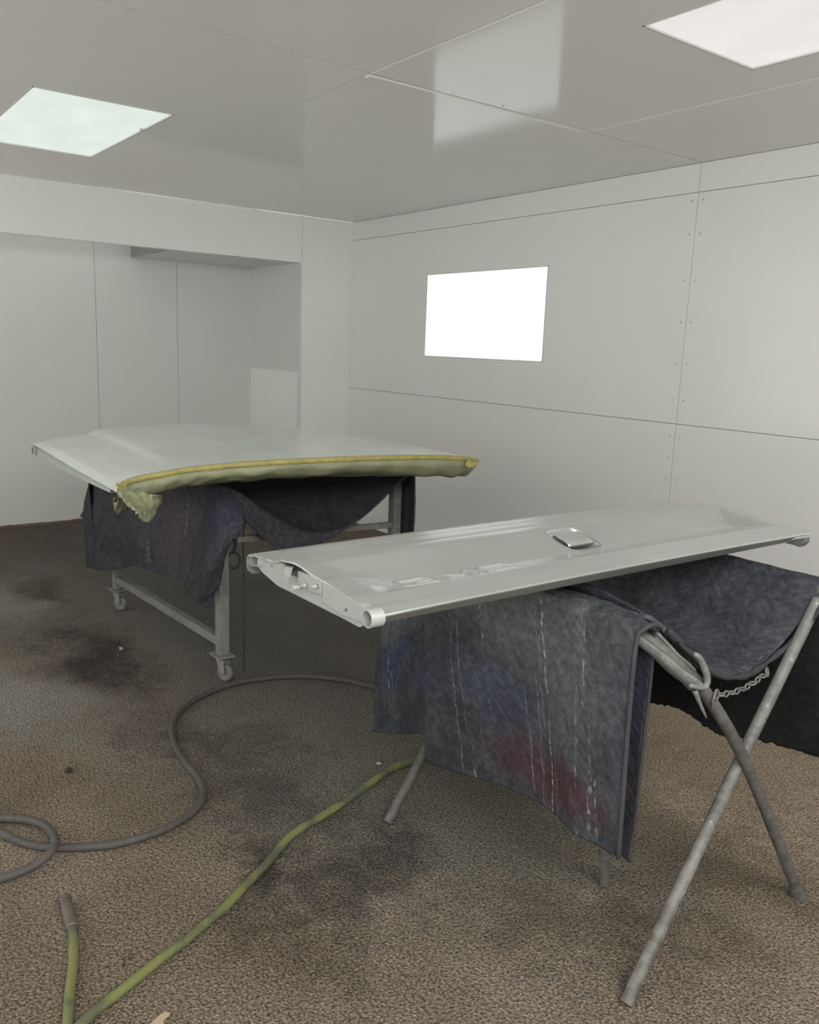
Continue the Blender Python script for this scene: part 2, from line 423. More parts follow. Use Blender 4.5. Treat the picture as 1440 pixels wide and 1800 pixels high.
vs_ = frange(0, .084, 16) + frange(.084, .19, 78) + frange(.19, HV1, 34) + frange(HV1, .36, 18) + frange(.36, TW, 34) + [TW]
bm = bmesh.new(); G = []
def in_handle(u, v):
    cu, cv = (HU0 + HU1) / 2, (HV0 + HV1) / 2; au, av = (HU1 - HU0) / 2, (HV1 - HV0) / 2
    return (abs((u - cu) / au) ** 5 + abs((v - cv) / av) ** 5) < 1
for u in us:
    row = []
    for v in vs_: row.append(bm.verts.new((TX - v + .0 * u, TY + u, tg_h(u, v))))
    G.append(row)
for i in range(len(us) - 1):
    for j in range(len(vs_) - 1):
        if in_handle((us[i] + us[i + 1]) / 2, (vs_[j] + vs_[j + 1]) / 2): continue
        bm.faces.new((G[i][j], G[i + 1][j], G[i + 1][j + 1], G[i][j + 1]))
# hems: front, rear and end flanges folded down
def strip(bm, top, offs):
    rows = [top]
    for (dx, dy, dz) in offs: rows.append([bm.verts.new(v.co + Vector((dx, dy, dz))) for v in top])
    for a, b in zip(rows, rows[1:]):
        for k in range(len(a) - 1): bm.faces.new((a[k], a[k + 1], b[k + 1], b[k]))
strip(bm, [G[i][0] for i in range(len(us))], [(.0015, 0, -.003), (.000, 0, -.006), (-.006, 0, -.007), (-.010, 0, -.008)])
strip(bm, [G[i][-1] for i in range(len(us))], [(-.004, 0, -.004), (-.005, 0, -.012), (-.004, 0, -.030), (.004, 0, -.036), (.03, 0, -.037)])
strip(bm, [G[0][j] for j in range(len(vs_))], [(0, -.0015, -.002), (0, -.001, -.005), (0, .008, -.006)])
strip(bm, [G[-1][j] for j in range(len(vs_))], [(0, .0015, -.002), (0, .001, -.005), (0, -.008, -.006)])
bmesh.ops.remove_doubles(bm, verts=bm.verts, dist=1e-6)
TG = empty('tailgate', (TX - .27, TY + TL / 2, .96))
tag(TG, 'silver grey pickup tailgate lying flat on the quilted X frame stand', 'tailgate')
me = bpy.data.meshes.new('outer_skin'); bmesh.ops.recalc_face_normals(bm, faces=bm.faces); bm.to_mesh(me); bm.free()
o = link('outer_skin', me, M_TG, TG, True); me.set_sharp_from_angle(angle=math.radians(50))
if me.polygons[5000].normal.z < 0: me.flip_normals()
# inner shell (the box section below the skin)
bm = bmesh.new()
def inner_z(v): return lerp_tab(PROF, v) - (.007 if v < .06 or v > .36 else .034)
n = 24; top = []
zb = .996
sec = []
for i in range(n + 1):
    v = .012 + (.50 - .012) * i / n; sec.append((TX - v, inner_z(v)))
low = [(TX - .50, 1.018), (TX - .47, zb + .012), (TX - .40, zb), (TX - .12, zb + .002), (TX - .066, zb + .001), (TX - .058, zb + .004)]
sec += low
A = [bm.verts.new((x, TY + .006, z)) for x, z in sec]; B = [bm.verts.new((x, TY + TL - .03, z)) for x, z in sec]
for i in range(len(sec)): bm.faces.new((A[i], A[(i + 1) % len(sec)], B[(i + 1) % len(sec)], B[i]))
bm.faces.new(A); bm.faces.new(B)
obj('inner_shell', bm, M_TG2, TG, auto=30)
bm = bmesh.new(); box(bm, (TX - .44, TY + .30, .940), (TX - .20, TY + TL - .12, zb + .01)); bevel(bm, .01); obj('inner_rib', bm, M_TG2, TG)
# left end: pressed end plate, latch plate, bolts, striker hook, holes, hinge cup
def ep(px, py, y=TY - .002): return hy(px, py, y)
def plate(name, pts, t, m, y=TY - .002, parent=TG, bev=.0008):
    bm = bmesh.new(); P = [hy(a, b, y) for a, b in pts]
    f = [bm.verts.new(p) for p in P]; g = [bm.verts.new(p + Vector((0, t, 0))) for p in P]
    bm.faces.new(f); bm.faces.new(g)
    for i in range(len(f)): bm.faces.new((f[i], f[(i + 1) % len(f)], g[(i + 1) % len(f)], g[i]))
    bmesh.ops.bevel(bm, geom=list(bm.edges), offset=bev, segments=1, affect='EDGES')
    return obj(name, bm, m, parent)
plate('end_plate', [(566, 1021), (632, 1063), (643, 1072), (640, 1096), (600, 1080), (567, 1057)], .02, M_TG2)
plate('end_plate', [(458, 984), (484, 990), (500, 991), (508, 1000), (500, 1012), (460, 994)], .012, M_TG2, TY + .008)
lp = plate('latch_plate', [(523, 1004), (540, 1010), (564, 1021), (564, 1045), (545, 1040), (524, 1026)], .014, M_TG2, TY - .004)
for (a, b) in ((537, 1029), (555, 1031)):
    c = ep(a, b, TY - .006); bm = bmesh.new(); cyl(bm, c, c + Vector((0, -.006, 0)), .0058, 20, .005); cyl(bm, c + Vector((0, -.006, 0)), c + Vector((0, -.010, 0)), .0035, 16)
    obj('bolt', bm, M_TG2, lp, auto=30)
c = ep(533, 1031, TY - .006); bm = bmesh.new(); cyl(bm, c, c + Vector((0, -.022, 0)), .0048, 20); cyl(bm, c + Vector((0, -.022, 0)), c + Vector((0, -.026, 0)), .0068, 20)
obj('striker_pin', bm, M_TG2, lp, auto=30)
# hook tab folded over the edge
bm = bmesh.new(); hk = [(502, 994, .01), (516, 996, .01), (513, 1000, -.012), (510, 1012, -.016), (506, 1026, -.018)]
L = [hy(a, b, TY + d) for a, b, d in [(499, 995, .01), (502, 996, -.016), (500, 1008, -.018), (497, 1021, -.018)]]
Rr = [hy(a, b, TY + d) for a, b, d in [(517, 996, .01), (513, 999, -.016), (510, 1012, -.018), (506, 1027, -.018)]]
va = [bm.verts.new(p) for p in L]; vb = [bm.verts.new(p) for p in Rr]
for k in range(3): bm.faces.new((va[k], vb[k], vb[k + 1], va[k + 1]))
solid(obj('striker_hook', bm, M_TG2, TG), .003)
for (a, b) in ((479, 995), (608, 1072)):
    c = ep(a, b, TY - .0035 if a > 500 else TY + .007); bm = bmesh.new(); cyl(bm, c, c + Vector((0, -.0015, 0)), .0032, 14); obj('drain_hole', bm, M_TGD, TG)
def cup(c, r, t, ln, m, dm, name):
    bm = bmesh.new(); N_ = 32; rr = [(r, 0), (r, ln), (r - t, ln), (r - t, -.0), (r, 0)]
    def ring(rad, y): return [bm.verts.new(c + Vector((math.cos(i * 2 * math.pi / N_) * rad, y, math.sin(i * 2 * math.pi / N_) * rad))) for i in range(N_)]
    rs = [ring(r - .001, 0), ring(r, .001), ring(r, ln), ring(r * .2, ln)]
    rs2 = [ring(r - t, 0), ring(r - t, ln * .6), ring(.001, ln * .6)]
    for s in (rs, rs2):
        for a, b in zip(s, s[1:]):
            for i in range(N_): bm.faces.new((a[i], a[(i + 1) % N_], b[(i + 1) % N_], b[i]))
    for i in range(N_): bm.faces.new((rs[0][i], rs[0][(i + 1) % N_], rs2[0][(i + 1) % N_], rs2[0][i]))
    return obj(name, bm, m, TG, auto=40)
cc = hy(645, 1088, TY - .012); cup(cc, .0185, .0035, .03, M_TG2, M_TGD, 'hinge_cup')
# rear-edge rolled channel seen end-on at the far left corner
bm = bmesh.new(); ch = [hy(a, b, TY - .0015) for a, b in [(470, 984), (445, 974), (440, 977), (439, 991), (443, 994), (458, 995)]]
pr = None
ring = []
for y0 in (0, .06):
    ring.append([bm.verts.new(p + Vector((0, y0, 0))) for p in ch])
for k in range(len(ch) - 1): bm.faces.new((ring[0][k], ring[0][k + 1], ring[1][k + 1], ring[1][k]))
solid(obj('channel_lip', bm, M_TG, TG), .003)
# right end: hinge bracket peeking below the lip
plate('hinge_bracket', [(1398, 948), (1424, 944), (1424, 952), (1415, 960), (1404, 956), (1390, 953)], -.03, M_TGD, TY + TL - .012)
# handle
cu, cv = (HU0 + HU1) / 2, (HV0 + HV1) / 2; au, av = (HU1 - HU0) / 2, (HV1 - HV0) / 2
def se(k, s, dz):
    th = 2 * math.pi * k / 64; c_, s_ = math.cos(th), math.sin(th)
    uu = cu + au * s * math.copysign(abs(c_) ** .42, c_); vv = cv + av * s * math.copysign(abs(s_) ** .42, s_)
    return Vector((TX - vv, TY + uu, tg_h(uu, vv, False) + dz))
bm = bmesh.new(); lv = [(1.06, .0006), (1.04, .0018), (1.0, .0014), (.97, -.003), (.96, -.026)]
rs = [[bm.verts.new(se(k, s, dz)) for k in range(64)] for s, dz in lv]
for a, b in zip(rs, rs[1:]):
    for k in range(64): bm.faces.new((a[k], a[(k + 1) % 64], b[(k + 1) % 64], b[k]))
bz = obj('handle_bezel', bm, M_TG, TG, auto=50)
bm = bmesh.new(); f = [bm.verts.new(se(k, .965, -.0255)) for k in range(64)]; bm.faces.new(f)
tag(obj('handle_recess', bm, M_TGD, TG), 'dark bottom of the handle recess')
bm = bmesh.new(); rr = []
for (v_, dz) in [(.196, -.006), (.194, .000), (.198, .004), (.210, .0060), (.236, .0060), (.248, .0040), (.252, -.006)]:
    rr.append([bm.verts.new((TX - v_, TY + HU0 + .012 + (HU1 - HU0 - .024) * k / 10, tg_h(cu, v_, False) + dz + .0 * k)) for k in range(11)])
for a, b in zip(rr, rr[1:]):
    for k in range(10): bm.faces.new((a[k], a[k + 1], b[k + 1], b[k]))
tag(solid(obj('handle', bm, M_TG, TG, auto=45), .0015), 'flat lift paddle in the recess')
keep(TG)

# ================================================================= X FRAME STAND
M_PIPE = grimy('paint_crusted_pipe', (.185, .185, .172), (.085, .083, .075), .6, 26, 1.0, (.33, .34, .31))
M_PIPE_D = grimy('dark_grimy_pipe', (.075, .071, .066), (.125, .119, .110), .7, 40, .7)
M_FOAM = grimy('torn_foam_sleeve', (.20, .205, .20), (.13, .132, .128), .85, 30, .9, (.30, .31, .30))
M_CHAIN = grimy('grey_chain', (.17, .17, .16), (.10, .10, .095), .5, 150, .4)
ST = empty('panel_stand', (4.65, -2.08, 0)); tag(ST, 'grey pipe X frame folding stand with chain under the tailgate', 'stand')
def leg(pts, r, m, n=60, name='leg', sub=None, foot=None):
    bm = bmesh.new(); sp = spline(pts, n) if len(pts) > 2 else [Vector(pts[0]).lerp(Vector(pts[1]), i / n) for i in range(n + 1)]
    sp = [p for p in sp]
    def rf(t):
        return 1.0
    tube(bm, sp, r, 20)
    for v in bm.verts:
        v.co += Vector((noise.noise(v.co * 60), noise.noise(v.co * 60 + Vector((9, 0, 0))), 0)) * .0006
    return obj(name, bm, m, ST, auto=50)
R1, R2, L1 = hz(1100, 1768), hz(1404, 1576), hz(681, 1449)
up = lambda p, z: Vector((p[0], p[1], z))
F1 = .016
# frame B (its feet are on the camera side): right leg, left leg, far rail
topBr = Vector((5.10, -1.655, .885)); topBl = Vector((4.02, -1.69, .850))
leg([up(R1, F1 * .4), Vector((5.112, -2.0, .468)), topBr + Vector((0, -.01, -.012))], .0165, M_PIPE)
leg([up(L1, F1 * .4), topBl], .0155, M_PIPE_D)
leg([topBr, topBr + Vector((-.01, .02, .012)), topBr + Vector((-.06, .035, .022)), topBl + Vector((.06, .035, .022)), topBl + Vector((.01, .02, .012)), topBl], .016, M_PIPE, name='top_rail')
# frame A (feet on the far side): right leg with the big bend, near rail, left leg
bend = [up(R2, F1 * .4), Vector((5.135, -1.99, .463)), Vector((5.108, -2.186, .712)), Vector((5.085, -2.285, .80)), Vector((5.03, -2.345, .866)), Vector((4.94, -2.365, .893)), Vector((4.84, -2.37, .900))]
leg(bend, .0165, M_PIPE_D, 110)
leg([(4.84, -2.37, .900), (4.36, -2.37, .900)], .0165, M_PIPE_D, name='top_rail')
leg([(4.36, -2.37, .900), (4.26, -2.36, .886), (4.21, -2.28, .83), (4.19, -2.1, .55), (4.17, -1.74, .006)], .0165, M_PIPE_D, 90)
L2 = hz(1063, 1556)
leg([up(L2, .006), (4.87, -2.34, .9)], .0145, M_PIPE_D)
# rubber foot flare of the far right leg
bm = bmesh.new(); d = (Vector(bend[1]) - up(R2, 0)).normalized(); cyl(bm, up(R2, .004), up(R2, .004) + d * .045, .024, 20, .018); obj('rubber_foot', bm, M_PIPE_D, ST, auto=40)
# foam sleeve over the bend, split open, with a torn loop at its end
sb = spline(bend, 110)
bm = bmesh.new(); seg = sb[42:96]; n = 18; prev = None
t_ = None
for i, p in enumerate(seg):
    t = (seg[min(i + 1, len(seg) - 1)] - seg[max(i - 1, 0)]).normalized(); out = Vector((.35, -.2, 1)); out = (out - t * out.dot(t)).normalized(); sd = t.cross(out)
    ring = []
    for k in range(n + 1):
        a = math.radians(62 + 236 * k / n); nn = noise.noise(Vector((p.z * 25, k * .5, 2)))
        r_ = .0215 + .0035 * nn + (.006 if 60 < math.degrees(a) < 110 or 250 < math.degrees(a) else 0) * (.5 + .5 * math.sin(i * .25))
        ring.append(bm.verts.new(p + (out * math.cos(a) + sd * math.sin(a)) * r_))
    if prev:
        for k in range(n): bm.faces.new((prev[k], prev[k + 1], ring[k + 1], ring[k]))
    prev = ring
fs = solid(obj('foam_sleeve', bm, M_FOAM, ST, smooth=True), .007, 1)
bm = bmesh.new(); lp_ = [hx(a, b, 5.13) for a, b in [(1213, 1205), (1238, 1208), (1243, 1190), (1232, 1160), (1222, 1150)]]
tube(bm, spline(lp_, 24), .0072, 10, rf=lambda t: .7 + .5 * math.sin(t * 3.0))
obj('foam_flap', bm, M_FOAM, ST, smooth=True)
bm = bmesh.new(); lp_ = [hx(a, b, 5.125) for a, b in [(1222, 1215), (1232, 1240), (1242, 1262)]]
tube(bm, spline(lp_, 12), .0065, 10, rf=lambda t: 1.1 - .8 * t); obj('foam_flap', bm, M_FOAM, ST, smooth=True)
# chain
CH = empty('chain', (5.12, -2.0, .69)); CH.parent = ST
c0, c1 = hx(1258, 1222, 5.125), hx(1350, 1182, 5.11)
bm = bmesh.new(); torus(bm, c0 + Vector((0, .004, 0)), (1, .2, .1), .0125, .0032, 18, 8); r0 = obj('ring', bm, M_CHAIN, CH, smooth=True)
bm = bmesh.new(); torus(bm, c1 + Vector((0, -.004, .002)), (.9, .3, .2), .0115, .003, 18, 8); obj('ring', bm, M_CHAIN, CH, smooth=True)
nl = 9; src = None
for i in range(nl):
    t = (i + .5) / nl; p = (c0 + Vector((0, .012, -.002))).lerp(c1 + Vector((0, -.012, -.002)), t); p.z -= .014 * math.sin(math.pi * t)
    d = (c1 - c0).normalized(); d.z -= .08 * math.cos(math.pi * t); d.normalize()
    side = Vector((1, 0, .2)) if i % 2 else Vector((.1, -.5, 1)); ax = (side - d * side.dot(d)).normalized()
    bm = bmesh.new(); torus(bm, p, ax, .0068, .0029, 16, 8, sx=1.6, up=d); obj('link', bm, M_CHAIN, CH, smooth=True)
hook = [c0 + Vector((0, 0, .010)), c0 + Vector((.005, -.012, .004)), c0 + Vector((.004, -.016, -.012)), c0 + Vector((0, -.006, -.034))]
bm = bmesh.new(); tube(bm, spline(hook, 16), .0034, 8); obj('hook', bm, M_CHAIN, CH, smooth=True)
for o in CH.children: o.matrix_parent_inverse = Matrix.Translation(-Vector((5.12, -2.0, .69)))
keep(ST)

# ================================================================= QUILTS
def quilt(name, base, dark, tops, cell=.042, streaks=.6, stitch=1.0, seed=0, drips=()):
    """moving-blanket cloth: diagonal herringbone quilting, overspray patches (u, v, ru, rv, colour, strength), paint drips"""
    t = NT(name); uv = t.co('UV')
    nz = t.noise(uv, 5 + seed, 4, .6); fine = t.noise(uv, 420, 3, .7); md = t.noise(uv, 38, 4, .65)
    c = t.mix(t.ramp(nz, .35, .65), base, dark)
    wv = t.vec('SCALE', t.vec('SUBTRACT', t.noise(uv, 7, 3, .6, out=1), (.5, .5, .5)).outputs[0]); wv.inputs[3].default_value = .22
    q_ = t.vec('ADD', uv, wv.outputs[0]).outputs[0]
    for (x, y, rx, ry, col, st) in tops: c = t.mix(t.math('MULTIPLY', blob(t, q_, x, y, rx, ry, 0, (1.0, .2)), st), c, col)
    c = t.mix(t.ramp(md, .35, .7), t.mix(1., c, (.72, .72, .72), 'MULTIPLY'), t.mix(1., c, (1.22, 1.22, 1.22), 'MULTIPLY'))
    # drips
    s1 = t.noise(t.map(uv, (55, 2.2, 1)), 1, 3, .55); s2 = t.noise(t.map(uv, (120, 38, 1)), 1, 4, .7); band = t.ramp(t.noise(t.map(uv, (6.5, .5, 1), loc=(seed, 0, 0)), 1, 1), .52, .66)
    dr = t.math('MULTIPLY', t.math('MULTIPLY', t.ramp(s1, .54, .62), t.ramp(s2, .50, .60)), band)
    fl = t.math('MULTIPLY', t.ramp(t.noise(uv, 95, 3, .6), .70, .74), .7)
    for (u0, wd, v0_, v1_, st) in drips:
        sx = t.n('ShaderNodeSeparateXYZ'); t.set(sx.inputs[0], uv)
        wob = t.math('MULTIPLY', t.math('SUBTRACT', t.noise(t.map(uv, (4, 9, 1), loc=(u0 * 10, 0, 0)), 1, 3, .6), .5), .035)
        du = t.math('ABSOLUTE', t.math('SUBTRACT', t.math('ADD', sx.outputs[0], wob), u0))
        wn = t.math('MULTIPLY', t.ramp(t.noise(t.map(uv, (30, 45, 1), loc=(0, u0 * 7, 0)), 1, 4, .75), .44, .72), wd)
        ln_ = t.ramp(t.math('SUBTRACT', du, wn), .0012, -.0006)
        vm = t.math('MULTIPLY', t.ramp(sx.outputs[1], v0_, v0_ + .04), t.ramp(sx.outputs[1], v1_, v1_ - .03))
        dr = t.math('MAXIMUM', dr, t.math('MULTIPLY', t.math('MULTIPLY', ln_, vm), st))
    sp = t.math('MULTIPLY', t.math('MAXIMUM', dr, fl), streaks)
    c = t.mix(sp, c, (.34, .35, .34))
    # stitched cells
    s = t.n('ShaderNodeSeparateXYZ'); t.set(s.inputs[0], t.vec('ADD', uv, t.vec('MULTIPLY', t.noise(uv, 9, 2, out=1), (.02, .02, 0)).outputs[0]).outputs[0])
    u, v = s.outputs[0], s.outputs[1]
    zig = t.math('PINGPONG', u, cell * 2)
    a = t.math('PINGPONG', t.math('ADD', v, t.math('MULTIPLY', zig, .9)), cell * .36)
    b = t.math('PINGPONG', t.math('SUBTRACT', u, t.math('MULTIPLY', v, .35)), cell)
    ln = t.math('MINIMUM', t.math('MULTIPLY', a, 1 / (cell * .36)), t.math('MULTIPLY', b, 1 / (cell * .5)), clamp=True)
    puff = t.math('POWER', ln, .45)
    c = t.mix(t.math('MULTIPLY', t.ramp(ln, .16, 0),   .5 * stitch), c, t.mix(1., c, (.5, .5, .5), 'MULTIPLY'))
    n1 = t.bump(puff, .22 * stitch, .010); n2 = t.bump(t.math('ADD', md, t.math('MULTIPLY', fine, .5)), .55, .008, n1)
    n3 = t.bump(sp, .5, .003, n2)
    return t.fin(c, .85, 0, n3, Specular_IOR_Level=.2)
SL = (.060, .066, .078); SLD = (.036, .038, .046)
M_Q1 = quilt('overspray_slate_quilt', SL, SLD, [
    (.35, .08, .5, .22, (.115, .125, .125), .85), (.9, .12, .45, .30, (.125, .135, .135), .8), (1.08, .30, .22, .35, (.10, .11, .115), .7),
    (.14, .30, .16, .15, (.04, .05, .095), .85), (.42, .42, .18, .12, (.048, .052, .10), .6), (.75, .42, .25, .1, (.05, .055, .10), .5),
    (.98, .58, .42, .13, (.062, .028, .036), .85), (.12, .16, .12, .12, (.10, .115, .12), .6), (.25, .55, .25, .1, (.035, .033, .04), .6)], seed=1, streaks=.75, drips=[(.60, .003, .12, .75, .8), (.63, .002, .2, .6, .7), (.975, .0075, .08, .75, 1), (.93, .003, .3, .72, .7), (.88, .004, .35, .66, .6), (.95, .002, .1, .5, .6), (1.0, .003, .45, .7, .8)])
M_Q1B = quilt('dark_blue_sagging_quilt', (.075, .08, .094), (.052, .055, .066), [(.8, .2, .4, .4, (.10, .11, .125), .6), (1.1, .35, .2, .3, (.115, .12, .125), .6)], streaks=.35, seed=3)
M_BLACK = quilt('black_quilt_lining', (.020, .020, .021), (.015, .015, .016), [], streaks=.25, stitch=.4, seed=5)
M_QP = quilt('purple_grey_quilt', (.055, .052, .065), (.036, .034, .044), [(.35, .25, .25, .3, (.045, .045, .085), .6), (1.3, .4, .4, .4, (.085, .072, .078), .6), (.9, .5, .3, .2, (.075, .07, .075), .4)], streaks=.5, seed=2)
M_QP2 = quilt('charcoal_violet_quilt', (.062, .060, .072), (.048, .046, .057), [(.4, .2, .5, .3, (.075, .072, .082), .5)], streaks=.1, stitch=.35, seed=6)
M_HEM = grimy('quilt_binding', (.045, .047, .053), (.028, .029, .034), .85, 120, .5)

def wrinkle(amp, sc, seed=0):
    def f(p, n, a, b, U, V):
        k = noise.noise(Vector((U * sc, V * sc * .6, seed))) + .5 * noise.noise(Vector((U * sc * 2.7, V * sc * 1.9, seed + 5)))
        return p + n * amp * k
    return f
def edge_tube(name, src, m, parent, r=.004, which='all', idx=None):
    pass

# quilt over the near rail: rail top, front face, hem  (columns run left to right, rows top to bottom)
ytop = -2.37; zt = .952
cols_px = [638, 690, 748, 757, 860, 960, 1040, 1100, 1140]
bot = {638: (655, 1287), 690: (700, 1292), 748: (752, 1293), 757: (757, 1338), 860: (850, 1374), 960: (945, 1412), 1040: (1018, 1464), 1100: (1060, 1494), 1140: (1086, 1507)}
plane = {638: -2.36, 690: -2.37, 748: -2.39, 757: -2.42, 860: -2.43, 960: -2.425, 1040: -2.43, 1100: -2.43, 1140: -2.425}
topx = [3.92, 4.02, 4.20, 4.25, 4.46, 4.68, 4.84, 4.95, 4.995]
topz = [.60, .72, .88, .918, .928, .928, .928, .928, .925]
rows = [[], [], [], [], [], [], []]
for k, cx in enumerate(cols_px):
    b = hy(*bot[cx], plane[cx]); tx, tz = topx[k], topz[k]; y_ = plane[cx]
    rows[0].append((tx, ytop + .030, tz - .012)); rows[1].append((tx, ytop + .004, tz)); rows[2].append((tx, y_ + .024, tz - .006)); rows[3].append((tx, y_ + .004, tz - .04))
    if cx >= 1040:
        h_ = hy(*{1040: (1044, 1054), 1100: (1104, 1075), 1140: (1149, 1098)}[cx], ytop); tx, tz = h_.x, h_.z
        for q_ in rows[:4]: q_.pop()
        rows[0].append((tx, ytop + .030, tz - .012)); rows[1].append((tx, ytop + .004, tz)); rows[2].append((tx - .004, y_ + .024, tz - .006)); rows[3].append((tx - .008, y_ + .004, tz - .04))
    T = Vector((tx - (.01 if cx >= 1040 else 0), y_, tz - .04))
    for i, f in ((4, .33), (5, .68), (6, 1)):
        p = T.lerp(b, f); p.y += (.012 * math.sin(k * 1.9 + i) if 0 < k < 8 else 0) * (.6 if i == 4 else 1); rows[i].append(p)
bm = surf(rows, 150, 110, wrinkle(.006, 9, 1))
Q1 = tag(obj('moving_blanket', bm, M_Q1, smooth=True), 'slate blue quilted blanket with maroon stain and paint drips over the near stand rail', 'blanket')
solid(Q1, .012, -1)
# rounded binding along its right edge
e = spline([r[-1] for r in rows], 60)
bm = bmesh.new(); tube(bm, [p + Vector((.002, 0, 0)) for p in e], .0062, 8)
obj('edge_binding', bm, M_HEM, Q1, smooth=True)
# back flap of that quilt, hanging behind the rail
rb = []
for (dx, yy, zz) in ((0, -2.345, .945), (0, -2.325, .80), (0, -2.31, .5), (0, -2.30, .235)):
    rb.append([(4.55, yy, max(zz, .45)), (4.75, yy + .006, max(zz, .34)), (4.9, yy - .004, max(zz, .27)), (5.05 - (.945 - zz) * .05, yy - .004, zz - (.03 if zz > .9 else 0))])
bm = surf(rb, 50, 60, wrinkle(.005, 8, 3))
o = obj('back_flap', bm, M_QP, Q1, smooth=True); solid(o, .009)
bm = bmesh.new(); tube(bm, [p + Vector((.003, 0, 0)) for p in spline([r[-1] for r in rb], 30)], .005, 8); obj('edge_binding', bm, M_HEM, Q1, smooth=True)

# sagging quilt slung between the two rails
xs_ = [4.25, 4.5, 4.75, 4.95, 5.055]
prof = [(-2.365, .921), (-2.305, .880), (-2.20, .800), (-2.08, .722), (-1.95, .688), (-1.83, .705), (-1.74, .775), (-1.66, .88), (-1.622, .925)]
rows = []
for (y, z) in prof:
    row = []
    for k, x in enumerate(xs_):
        zz = z + (x - 5.05) * -.07 * (1 - abs(z - .68) / .3 if z < .9 else 0)
        xx = x + (.06 * max(0, (z - .72)) / .2 if (k == 4 and y > -1.85) else 0)
        row.append((xx, y, min(zz, .958)))
    rows.append(row)
bm = surf(rows, 90, 110, wrinkle(.007, 10, 7))
Q2 = tag(obj('moving_blanket', bm, M_Q1B, smooth=True), 'dusty blue grey quilted blanket sagging between the stand rails, black underneath', 'blanket'); solid(Q2, .012)
# far hanging side (black lining), wider than the stand
bl = [(1095, 1225), (1150, 1236), (1200, 1248), (1262, 1290), (1330, 1300), (1440, 1330), (1560, 1362)]
rows = [[], [], [], []]
for k, (a, b) in enumerate(bl):
    B_ = hy(a, b, -1.58); 
    tx = 4.15 + (5.33 - 4.15) * k / 6
    rows[0].append((tx, -1.600, .895)); rows[1].append((tx, -1.586, .88)); 
    M_ = Vector((tx, -1.585, .86)).lerp(B_, .5); M_.y += .015 * math.sin(k * 2.3); rows[2].append(M_); rows[3].append(B_)
bm = surf(rows, 120, 60, lambda p, n, a, b, U, V: p + n * .006 * noise.noise(Vector((U * 7, V * 5, 2))) + Vector((0, 0, .010 * noise.noise(Vector((U * 45, 1, 1))) * max(0, b - .9) * 10)))
o = tag(obj('lining', bm, M_BLACK, Q2, smooth=True), 'black lining hanging down behind the stand'); solid(o, .008)
# frayed rim
e = spline([Vector((x + .006, y, z + .003)) for (x, y, z) in [(5.06, p[0], p[1]) for p in prof[1:6]]] + [Vector((5.10, -1.74, .785)), Vector((5.125, -1.66, .885))], 70)
bm = bmesh.new()
tube(bm, [p + Vector((0, noise.noise(p * 60) * .004, noise.noise(p * 50) * .004)) for p in e], .0085, 8, rf=lambda t: 1 + .35 * math.sin(t * 40) * math.sin(t * 17))
obj('frayed_edge', bm, M_HEM, Q2, smooth=True)

# ================================================================= ROLLING TABLE
M_TBL = grimy('grey_overspray_steel', (.20, .20, .185), (.145, .142, .13), .6, 30, .4)
M_WHEEL = grimy('grey_caster_rubber', (.10, .10, .10), (.16, .16, .155), .6, 60, .3)
TB = empty('rolling_table', (2.17, -2.0, 0)); tag(TB, 'grey steel work table on casters draped with quilts under the hood', 'table')
LEGS = [(1.575, -2.525), (2.825, -2.455), (2.75, -1.455), (1.49, -1.49)]
for i, (x, y) in enumerate(LEGS):
    bm = bmesh.new(); box(bm, (x - .024, y - .024, .128), (x + .024, y + .024, .90)); bevel(bm, .004); obj('leg', bm, M_TBL, TB)
    cs = empty('caster', (x, y, 0)); cs.parent = TB
    bm = bmesh.new(); box(bm, (x - .05, y - .042, .119), (x + .05, y + .042, .127)); bevel(bm, .002, 1); obj('mount_plate', bm, M_TBL, cs)
    dx, dy = .018, .0; wx, wy = x + (.022 if i != 3 else -.01), y + .004
    ang = (.55, .45, .9, .2)[i]; ax = Vector((-math.sin(ang), math.cos(ang), 0))
    bm = bmesh.new(); cyl(bm, (x, y, .104), (x, y, .119), .024, 18)
    fw = Vector((wx, wy, .044)) - Vector((x, y, .104))
    for s in (-1, 1):
        a = Vector((x, y, .106)) + ax * .019 * s; b = Vector((wx, wy, .040)) + ax * .019 * s; fd = Vector((math.cos(ang), math.sin(ang), 0))
        for (p, q, ww) in ((a, b, .02),):
            vs = [bm.verts.new(v) for v in (p + fd * .024, p - fd * .020, q - fd * .010, q + fd * .012)]; vt = [bm.verts.new(v.co + ax * .003 * s) for v in vs]
            bm.faces.new(vs); bm.faces.new(vt)
            for k in range(4): bm.faces.new((vs[k], vs[(k + 1) % 4], vt[(k + 1) % 4], vt[k]))
    cyl(bm, Vector((wx, wy, .044)) - ax * .027, Vector((wx, wy, .044)) + ax * .027, .006, 10)
    obj('fork', bm, M_TBL, cs)
    bm = bmesh.new(); torus(bm, (wx, wy, .044), ax, .033, .011, 28, 10); obj('wheel', bm, M_WHEEL, cs, smooth=True)
    bm = bmesh.new(); cyl(bm, Vector((wx, wy, .044)) - ax * .008, Vector((wx, wy, .044)) + ax * .008, .026, 24); obj('hub', bm, M_TBL, cs, auto=30)
    for o in cs.children: o.matrix_parent_inverse = Matrix.Translation(-Vector((x, y, 0)))
